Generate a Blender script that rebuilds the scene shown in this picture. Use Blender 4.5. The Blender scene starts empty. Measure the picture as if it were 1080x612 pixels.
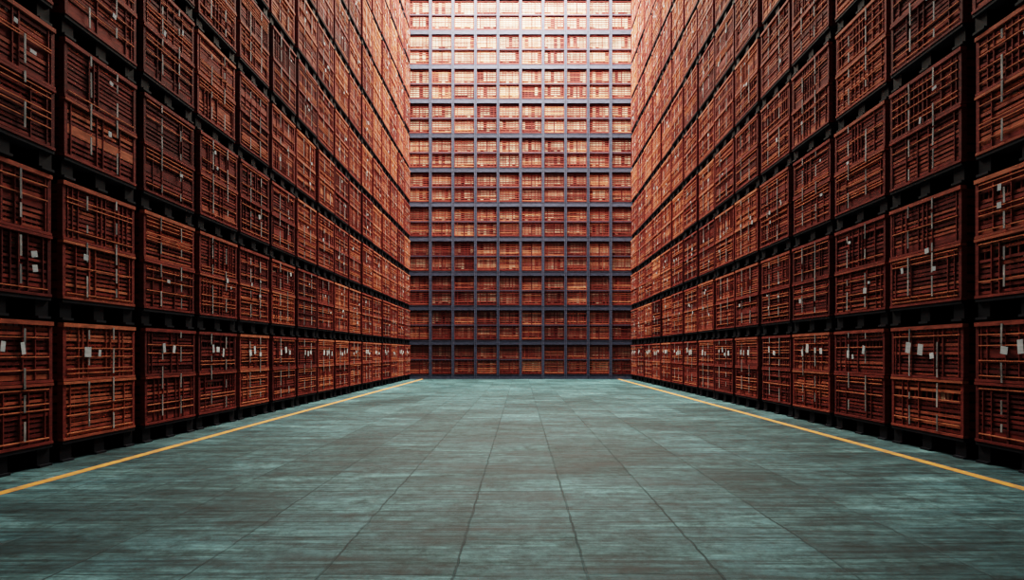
import bpy, random, math
import numpy as np
random.seed(7)
F=640.0; D=4.75; H=1.145
TIER=1.487; NT=12; YB=26.2
PAL=0.22

# ---------------------------------------------------------------- materials
def mat(name):
    m=bpy.data.materials.new(name); m.use_nodes=True
    nt=m.node_tree; b=nt.nodes['Principled BSDF']
    return m,nt,b
def N(nt,t,**k):
    n=nt.nodes.new(t)
    for a,v in k.items(): setattr(n,a,v)
    return n
def ramp(nt,stops):
    r=N(nt,'ShaderNodeValToRGB'); e=r.color_ramp.elements
    while len(e)<len(stops): e.new(0.5)
    for i,(p,c) in enumerate(stops):
        e[i].position=p; e[i].color=(*c,1)
    return r
def tinted(name,stops,rough=0.8,scale=(6,6,30),grain=0.55,spec=0.1):
    """colour ramp by per-part 'tint' attribute, multiplied by streaky dirt noise"""
    m,nt,b=mat(name); L=nt.links.new
    at=N(nt,'ShaderNodeAttribute',attribute_name='tint')
    r=ramp(nt,stops); L(at.outputs['Fac'],r.inputs[0])
    tc=N(nt,'ShaderNodeTexCoord'); mp=N(nt,'ShaderNodeMapping'); mp.inputs['Scale'].default_value=scale
    L(tc.outputs['Object'],mp.inputs[0])
    no=N(nt,'ShaderNodeTexNoise'); no.inputs['Scale'].default_value=1.0; no.inputs['Detail'].default_value=6; no.inputs['Roughness'].default_value=0.65
    L(mp.outputs[0],no.inputs['Vector'])
    r2=ramp(nt,[(0.3,(1-grain,)*3),(0.7,(1.15,)*3)]); L(no.outputs['Fac'],r2.inputs[0])
    mx=N(nt,'ShaderNodeMix',data_type='RGBA',blend_type='MULTIPLY'); mx.inputs[0].default_value=1
    L(r.outputs[0],mx.inputs[6]); L(r2.outputs[0],mx.inputs[7]); L(mx.outputs[2],b.inputs['Base Color'])
    b.inputs['Roughness'].default_value=rough
    b.inputs['Specular IOR Level'].default_value=spec
    return m
M_SLAT=tinted('orange_painted_slat',[(0,(0.10,0.017,0.017)),(0.5,(0.26,0.051,0.041)),(1,(0.68,0.22,0.115))],grain=0.6)
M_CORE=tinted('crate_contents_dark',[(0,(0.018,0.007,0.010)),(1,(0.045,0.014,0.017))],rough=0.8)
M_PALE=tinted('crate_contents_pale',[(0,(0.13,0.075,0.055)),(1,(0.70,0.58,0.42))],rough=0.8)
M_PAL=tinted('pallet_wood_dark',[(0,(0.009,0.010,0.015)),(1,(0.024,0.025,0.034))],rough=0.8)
M_STRAP=tinted('strap_tape',[(0,(0.22,0.22,0.23)),(1,(0.50,0.49,0.49))],rough=0.7,scale=(20,20,9),grain=0.7)
M_PAPER=tinted('label_paper',[(0,(0.45,0.48,0.51)),(1,(0.68,0.73,0.76))],rough=0.8,grain=0.25)
M_RACK=tinted('rack_steel_bluegrey',[(0,(0.032,0.036,0.060)),(1,(0.060,0.066,0.105))],rough=0.6)
MATS=[M_SLAT,M_CORE,M_PALE,M_PAL,M_STRAP,M_PAPER,M_RACK]
SL,CO,PA,PL,ST,PP,RK=range(7)

# ---------------------------------------------------------------- box batching
SGN=np.array([[-1,-1,-1],[1,-1,-1],[1,1,-1],[-1,1,-1],[-1,-1,1],[1,-1,1],[1,1,1],[-1,1,1]],float)*0.5
FC=np.array([[0,3,2,1],[4,5,6,7],[0,1,5,4],[1,2,6,5],[2,3,7,6],[3,0,4,7]])
class Batch:
    def __init__(s): s.c=[];s.s=[];s.m=[];s.t=[];s.r=[]
    def box(s,x0,x1,y0,y1,z0,z1,m,t=None,roll=0.0):
        s.c.append(((x0+x1)/2,(y0+y1)/2,(z0+z1)/2)); s.s.append((x1-x0,y1-y0,z1-z0))
        s.m.append(m); s.t.append(random.random() if t is None else t); s.r.append(roll)
    def build(s,name,loc=(0,0,0),rot=0.0):
        c=np.array(s.c);z=np.array(s.s);n=len(c); r=np.array(s.r)
        v=SGN[None]*z[:,None]
        cr=np.cos(r)[:,None];sr=np.sin(r)[:,None]
        vx=v[:,:,0]*cr-v[:,:,2]*sr; vz=v[:,:,0]*sr+v[:,:,2]*cr
        v=np.stack([vx,v[:,:,1],vz],-1)+c[:,None]
        f=(FC[None]+8*np.arange(n)[:,None,None]).reshape(-1)
        me=bpy.data.meshes.new(name)
        me.vertices.add(8*n); me.vertices.foreach_set('co',v.reshape(-1))
        me.loops.add(24*n); me.loops.foreach_set('vertex_index',f.astype(np.int32))
        me.polygons.add(6*n); me.polygons.foreach_set('loop_start',np.arange(6*n,dtype=np.int32)*4)
        me.polygons.foreach_set('loop_total',np.full(6*n,4,np.int32))
        me.polygons.foreach_set('material_index',np.repeat(np.array(s.m,np.int32),6))
        me.polygons.foreach_set('use_smooth',np.zeros(6*n,dtype=bool))
        at=me.attributes.new('tint','FLOAT','FACE'); at.data.foreach_set('value',np.repeat(np.array(s.t,np.float32),6))
        for m in MATS: me.materials.append(m)
        me.update(calc_edges=True); me.validate()
        o=bpy.data.objects.new(name,me); bpy.context.collection.objects.link(o)
        o.location=loc; o.rotation_euler=(0,0,rot)
        return o

R=random.uniform
def cl(t): return max(0,min(1,t))
def pallet(B,w,z,dep):
    a=w/2
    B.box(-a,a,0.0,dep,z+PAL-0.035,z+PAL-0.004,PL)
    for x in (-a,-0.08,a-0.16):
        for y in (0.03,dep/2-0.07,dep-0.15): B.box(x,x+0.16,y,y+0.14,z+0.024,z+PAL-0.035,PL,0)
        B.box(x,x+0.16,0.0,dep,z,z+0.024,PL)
def crate(B,w,z,dep,tier,back=False):
    a=w/2; base=R(0.2,0.62)
    z0=z+PAL; Hc=TIER-PAL-0.025
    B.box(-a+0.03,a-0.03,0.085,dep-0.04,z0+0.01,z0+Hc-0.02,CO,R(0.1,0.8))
    nb=2; hb=Hc/nb
    for k in range(nb):
        zb=z0+k*hb
        t0=cl(base+R(-.15,.15))
        for sx in (-1,1):
            x=sx*(a-0.022)
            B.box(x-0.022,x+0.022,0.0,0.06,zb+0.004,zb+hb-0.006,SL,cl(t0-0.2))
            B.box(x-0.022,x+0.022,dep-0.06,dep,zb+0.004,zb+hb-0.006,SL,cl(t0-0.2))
        rh=0.026 if k==0 else 0.042
        tr=cl(t0+0.2) if not back else 0.0
        B.box(-a-0.004,a+0.004,-0.014,0.05,zb+hb-rh-0.004,zb+hb-0.004,SL,tr)
        B.box(-a-0.004,a+0.004,-0.008,0.05,zb+0.003,zb+0.030,SL,t0 if not back else 0.05)
        style=random.choice([0,1,1,2,3]) if not back else 9
        ns={0:11,1:11,2:10,3:10,9:6}[style]
        zz0=zb+0.040; span=hb-0.040-rh-0.012; p=span/ns
        for i in range(ns):
            h=p*R(0.48,0.74)
            if back: h=p*R(0.42,0.6)
            y=R(0.004,0.02); t=cl(t0+R(-.35,.35))
            if style==0 and i in(0,1): h=p*1.0; y=0.01
            if style==2 and i in(4,): h=p*1.9
            if style==2 and i==5: continue
            if style==3 and i==7: continue
            ro=R(-0.006,0.006)
            B.box(-a+0.03,a-0.03,y,y+0.014,zz0+i*p,zz0+i*p+h,SL,t,ro)
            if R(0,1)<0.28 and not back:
                B.box(-a+0.05,a-0.05,-0.008,0.004,zz0+i*p+h-0.010,zz0+i*p+h,SL,1,ro)  # lip in the brightest tint, a painted highlight along the slat top
        nr=(16 if k==1 else 12) if not back else 6
        for i in range(1,nr):
            x=-a+i*w/nr+R(-.006,.006); ww=(0.006 if i%4 else 0.011) if not back else (0.012 if i!=3 else 0.026)
            yf=-0.002 if R(0,1)<0.4 else 0.024
            B.box(x-ww,x+ww,yf,0.04,zb+0.02,zb+hb-rh,SL,cl(t0-0.05+R(-.1,.1)) if not(back and i==3) else 0.0)
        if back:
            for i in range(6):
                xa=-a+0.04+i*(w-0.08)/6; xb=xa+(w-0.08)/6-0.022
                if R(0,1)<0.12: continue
                B.box(xa,xb,0.021,0.060,zb+0.06+R(0,.12),zb+hb-0.07,PA,cl(R(-0.25,0.35)+0.06*tier))  # contents paler with tier, painting in the stronger light higher up
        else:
            for i in range(random.randint(2,5)+min(tier,7)*2):  # more pale contents on upper tiers, standing in for highlights near the top
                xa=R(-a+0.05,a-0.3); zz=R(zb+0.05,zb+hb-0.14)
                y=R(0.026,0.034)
                B.box(xa,xa+R(0.05,0.22),y,0.07,zz,zz+R(0.03,0.09),PA,cl(R(0,.6)+0.05*tier))  # tint also rises with tier, light painted into the contents
        for sx in (-1,1):  # crate ends toned darker, painting shade into the gaps between stacks
            for i in range(6):
                pp=(hb-0.03)/6; x=sx*(a-0.015)
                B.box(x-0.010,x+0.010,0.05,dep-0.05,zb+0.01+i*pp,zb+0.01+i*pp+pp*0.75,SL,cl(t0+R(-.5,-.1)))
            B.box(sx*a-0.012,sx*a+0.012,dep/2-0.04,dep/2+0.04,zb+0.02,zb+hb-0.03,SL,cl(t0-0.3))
    if not back:
        for fx in (-0.19,0.17):
            x=fx*w+R(-.03,.03); zz=z0+R(0.02,0.15)
            while zz<z0+Hc-0.1:
                l=R(0.08,0.3)
                B.box(x-0.012,x+0.012,-0.020,-0.015,zz,min(zz+l,z0+Hc-0.03),ST,R(0.0,1),R(-.03,.03))
                zz+=l+R(0.0,0.2)
        if tier==0:
            n=random.choice([2,3,3,4])
            for i in range(n):
                x=(-0.22+0.17*i)*w+R(-.05,.05); zz=z0+Hc*0.72+R(-.06,.04)
                B.box(x,x+R(.04,.10),-0.026,-0.022,zz,zz+R(.06,.14),PP,R(0.1,1),R(-.25,.25))
        else:
            for i in range(random.choice([1,2,3,4]) if tier<3 else random.choice([0,1,2,3])):
                x=R(-0.3,0.3)*w; zz=z0+R(0.2,1.05)
                B.box(x,x+R(.03,.08),-0.026,-0.022,zz,zz+R(.03,.08),PP,R(0,.4),R(-.25,.25))

def stack(pitch,loc,rot,back=False,gap=0.15,name='crate_stack'):
    B=Batch(); w=pitch-gap; dep=1.05
    for t in range(NT):
        z=t*TIER
        n0=len(B.c)
        pallet(B,w,z,dep); crate(B,w,z,dep,t,back)
        dx=R(-.012,.012) if not back else 0; dy=0 if back else R(-.02,.02)
        for i in range(n0,len(B.c)):
            c=B.c[i]; B.c[i]=(c[0]+dx,c[1]+dy,c[2])
    return B.build(name,loc,rot)

pl=(YB-0.12-6.241)/15
for k in range(-7,15):
    stack(pl,(-D,6.241+pl*(k+.5),0),math.pi/2)
pr=(YB-0.12-6.427)/14
for k in range(-7,14):
    stack(pr,(D,6.427+pr*(k+.5),0),-math.pi/2)
PB=0.2043*D
for k in range(10):
    stack(PB,((k-4.5)*PB,YB+0.02,0),0,back=True,gap=0.08)
# racking at the end wall
B=Batch()
for k in range(11):
    x=(k-5)*PB
    B.box(x-0.055,x+0.055,-0.06,-0.005,0,NT*TIER+0.2,RK)
    for s in(-1,1): B.box(x+s*0.045-0.01,x+s*0.045+0.01,-0.085,-0.06,0,NT*TIER+0.2,RK,1)
for t in range(0,NT+1):
    z=t*TIER
    B.box(-5*PB,5*PB,-0.055,-0.01,z,z+0.18,RK)
    for s in (0.0,0.17): B.box(-5*PB,5*PB,-0.065,-0.055,z+s,z+s+0.012,RK,1)
    # slim bar standing in for the dark gap between each bay's two bins
    if t<NT:
        zm=z+PAL+(TIER-PAL-0.025)/2
        B.box(-5*PB,5*PB,-0.05,-0.02,zm-0.02,zm+0.02,RK,0.2)
B.build('pallet_rack',(0,YB,0))

# ---------------------------------------------------------------- floor
def plainbox(name,x0,x1,y0,y1,z0,z1,m):
    B=Batch(); B.box(0,x1-x0,0,y1-y0,0,z1-z0,0,0.5)
    o=B.build(name,(x0,y0,z0)); o.data.materials.clear(); o.data.materials.append(m); return o
m,nt,b=mat('concrete_slab_floor'); L=nt.links.new
tc=N(nt,'ShaderNodeTexCoord')
TW=0.6*H
wn=N(nt,'ShaderNodeTexNoise'); wn.inputs['Scale'].default_value=6; wn.inputs['Detail'].default_value=4; L(tc.outputs['Object'],wn.inputs['Vector'])
ws=N(nt,'ShaderNodeVectorMath',operation='SUBTRACT'); L(wn.outputs['Color'],ws.inputs[0]); ws.inputs[1].default_value=(.5,.5,.5)
wm=N(nt,'ShaderNodeVectorMath',operation='SCALE'); L(ws.outputs[0],wm.inputs[0]); wm.inputs['Scale'].default_value=0.035
wa=N(nt,'ShaderNodeVectorMath',operation='ADD'); L(tc.outputs['Object'],wa.inputs[0]); L(wm.outputs[0],wa.inputs[1])
rot=N(nt,'ShaderNodeMapping'); rot.inputs['Rotation'].default_value=(0,0,math.pi/2)
L(wa.outputs[0],rot.inputs[0])
br=N(nt,'ShaderNodeTexBrick'); br.offset=0.5; br.offset_frequency=2
br.inputs['Scale'].default_value=1; br.inputs['Mortar Size'].default_value=0.008; br.inputs['Mortar Smooth'].default_value=0.5
br.inputs['Brick Width'].default_value=1.25; br.inputs['Row Height'].default_value=TW
br.inputs['Color1'].default_value=(0,0,0,1); br.inputs['Color2'].default_value=(1,1,1,1); br.inputs['Mortar'].default_value=(.5,.5,.5,1)
L(rot.outputs[0],br.inputs['Vector'])
def noise(scale,sc=1,det=6,ro=0.6,dist=0):
    q=N(nt,'ShaderNodeMapping'); q.inputs['Scale'].default_value=scale; L(tc.outputs['Object'],q.inputs[0])
    n=N(nt,'ShaderNodeTexNoise'); n.inputs['Scale'].default_value=sc; n.inputs['Detail'].default_value=det; n.inputs['Roughness'].default_value=ro
    n.inputs['Distortion'].default_value=dist
    L(q.outputs[0],n.inputs['Vector']); return n
def mix(bt,f,a,bb):
    x=N(nt,'ShaderNodeMix',data_type='RGBA',blend_type=bt)
    if isinstance(f,float): x.inputs[0].default_value=f
    else: L(f,x.inputs[0])
    for s,i in ((a,6),(bb,7)):
        if isinstance(s,tuple): x.inputs[i].default_value=(*s,1)
        else: L(s,x.inputs[i])
    return x.outputs[2]
n1=noise((0.6,2.6,1),1,10,0.78,0.5)
r1=ramp(nt,[(0.36,(0.018,0.054,0.066)),(0.5,(0.052,0.122,0.138)),(0.64,(0.13,0.265,0.28))]); L(n1.outputs['Fac'],r1.inputs[0])
n2=noise((1.2,26,1),1,6,0.7); r2=ramp(nt,[(0.40,(0.4,)*3),(0.60,(1.3,)*3)]); L(n2.outputs['Fac'],r2.inputs[0])
n3=noise((7,7,7),1,9,0.85); r3=ramp(nt,[(0.38,(0.35,)*3),(0.62,(1.4,)*3)]); L(n3.outputs['Fac'],r3.inputs[0])
n5=noise((0.45,0.8,1),1,6,0.65,0.3); r5=ramp(nt,[(0.38,(0.6,)*3),(0.6,(1.15,)*3)]); L(n5.outputs['Fac'],r5.inputs[0])
rb=ramp(nt,[(0,(0.62,)*3),(1,(1.25,)*3)]); L(br.outputs['Color'],rb.inputs[0])
c=mix('MULTIPLY',1.0,r1.outputs[0],r2.outputs[0]); c=mix('MULTIPLY',1.0,c,r3.outputs[0]); c=mix('MULTIPLY',1.0,c,rb.outputs[0]); c=mix('MULTIPLY',1.0,c,r5.outputs[0])
n4=noise((1.3,1.3,1),1,5,0.6); r4=ramp(nt,[(0.38,(0.2,)*3),(0.6,(0.9,)*3)]); L(n4.outputs['Fac'],r4.inputs[0])
jm=N(nt,'ShaderNodeMath',operation='MULTIPLY'); L(br.outputs['Fac'],jm.inputs[0]); L(r4.outputs[0],jm.inputs[1])
c=mix('MIX',jm.outputs[0],c,(0.010,0.022,0.027))
L(c,b.inputs['Base Color'])
rr=ramp(nt,[(0.3,(0.5,)*3),(0.7,(0.8,)*3)]); L(n1.outputs['Fac'],rr.inputs[0]); L(rr.outputs[0],b.inputs['Roughness'])
b.inputs['Specular IOR Level'].default_value=0.15
bp=N(nt,'ShaderNodeBump'); bp.inputs['Strength'].default_value=0.6; bp.inputs['Distance'].default_value=0.012
mm=N(nt,'ShaderNodeMath',operation='SUBTRACT'); L(n3.outputs['Fac'],mm.inputs[0]); L(br.outputs['Fac'],mm.inputs[1]); L(mm.outputs[0],bp.inputs['Height']); L(bp.outputs[0],b.inputs['Normal'])
FX=0.5*TW-10*TW
floor=plainbox('floor',FX,-FX,-5,YB+1.5,-0.2,0,m)

m,nt,b=mat('yellow_line_paint'); L=nt.links.new
tc=N(nt,'ShaderNodeTexCoord'); n=N(nt,'ShaderNodeTexNoise'); n.inputs['Scale'].default_value=9; n.inputs['Detail'].default_value=8
L(tc.outputs['Object'],n.inputs['Vector'])
r=ramp(nt,[(0.3,(0.30,0.15,0.05)),(0.5,(0.75,0.28,0.035)),(0.75,(0.85,0.37,0.06))]); L(n.outputs['Fac'],r.inputs[0]); L(r.outputs[0],b.inputs['Base Color'])
b.inputs['Roughness'].default_value=0.6
for s in (-1,1):
    x=s*0.89*D
    plainbox('floor_marking_line',x-0.05,x+0.05,-4.5,YB-0.1,0.0,0.003,m)

m,nt,b=mat('wall_panel_dark'); L=nt.links.new
tc=N(nt,'ShaderNodeTexCoord'); w=N(nt,'ShaderNodeTexWave'); w.inputs['Scale'].default_value=2; L(tc.outputs['Object'],w.inputs[0])
r=ramp(nt,[(0,(0.05,0.05,0.055)),(1,(0.09,0.09,0.1))]); L(w.outputs['Fac'],r.inputs[0]); L(r.outputs[0],b.inputs['Base Color'])
X=-FX; ZC=NT*TIER+1.2
plainbox('wall_left',FX-0.2,FX,-5,YB+1.5,0,ZC,m)
plainbox('wall_right',X,X+0.2,-5,YB+1.5,0,ZC,m)
plainbox('wall_back',FX,X,YB+1.5,YB+1.7,0,ZC,m)
plainbox('wall_front',FX,X,-5.2,-5,0,ZC,m)
plainbox('ceiling',FX,X,-5,YB-8,ZC,ZC+0.2,m)
m2,nt,b=mat('skylight_diffuser'); b.inputs['Base Color'].default_value=(.8,.8,.8,1)
b.inputs['Emission Color'].default_value=(1,0.88,0.72,1); b.inputs['Emission Strength'].default_value=1.0
plainbox('skylight',FX,X,YB-8,YB+1.5,ZC,ZC+0.1,m2)

def area(name,loc,rot,sx,sy,power,col):
    l=bpy.data.lights.new(name,'AREA'); l.shape='RECTANGLE'; l.size=sx; l.size_y=sy; l.energy=power; l.color=col
    o=bpy.data.objects.new(name,l); bpy.context.collection.objects.link(o); o.location=loc; o.rotation_euler=rot; return o
area('skylight_lamp',(0,YB-3.6,ZC-0.6),(math.radians(14),0,0),8.5,4.2,13500,(1,0.93,0.76))
area('ceiling_fill',(0,10,ZC-0.3),(0,0,0),3,9,650,(0.68,0.90,1))  # added cool fill from above, not a fixture of the hall

w=bpy.data.worlds.new('World'); bpy.context.scene.world=w; w.use_nodes=True
w.node_tree.nodes['Background'].inputs[0].default_value=(0.5,0.6,0.7,1); w.node_tree.nodes['Background'].inputs[1].default_value=0.2

cam=bpy.data.cameras.new('camera'); co=bpy.data.objects.new('camera',cam); bpy.context.collection.objects.link(co)
co.location=(0,0,H); co.rotation_euler=(math.pi/2,0,0)
cam.sensor_width=36; cam.lens=36*F/1080; cam.shift_x=-9/1080; cam.shift_y=66/1080
bpy.context.scene.camera=co
try:
    bpy.context.scene.view_settings.view_transform='Filmic'
    bpy.context.scene.view_settings.look='Medium High Contrast'
except Exception as e: print(e)
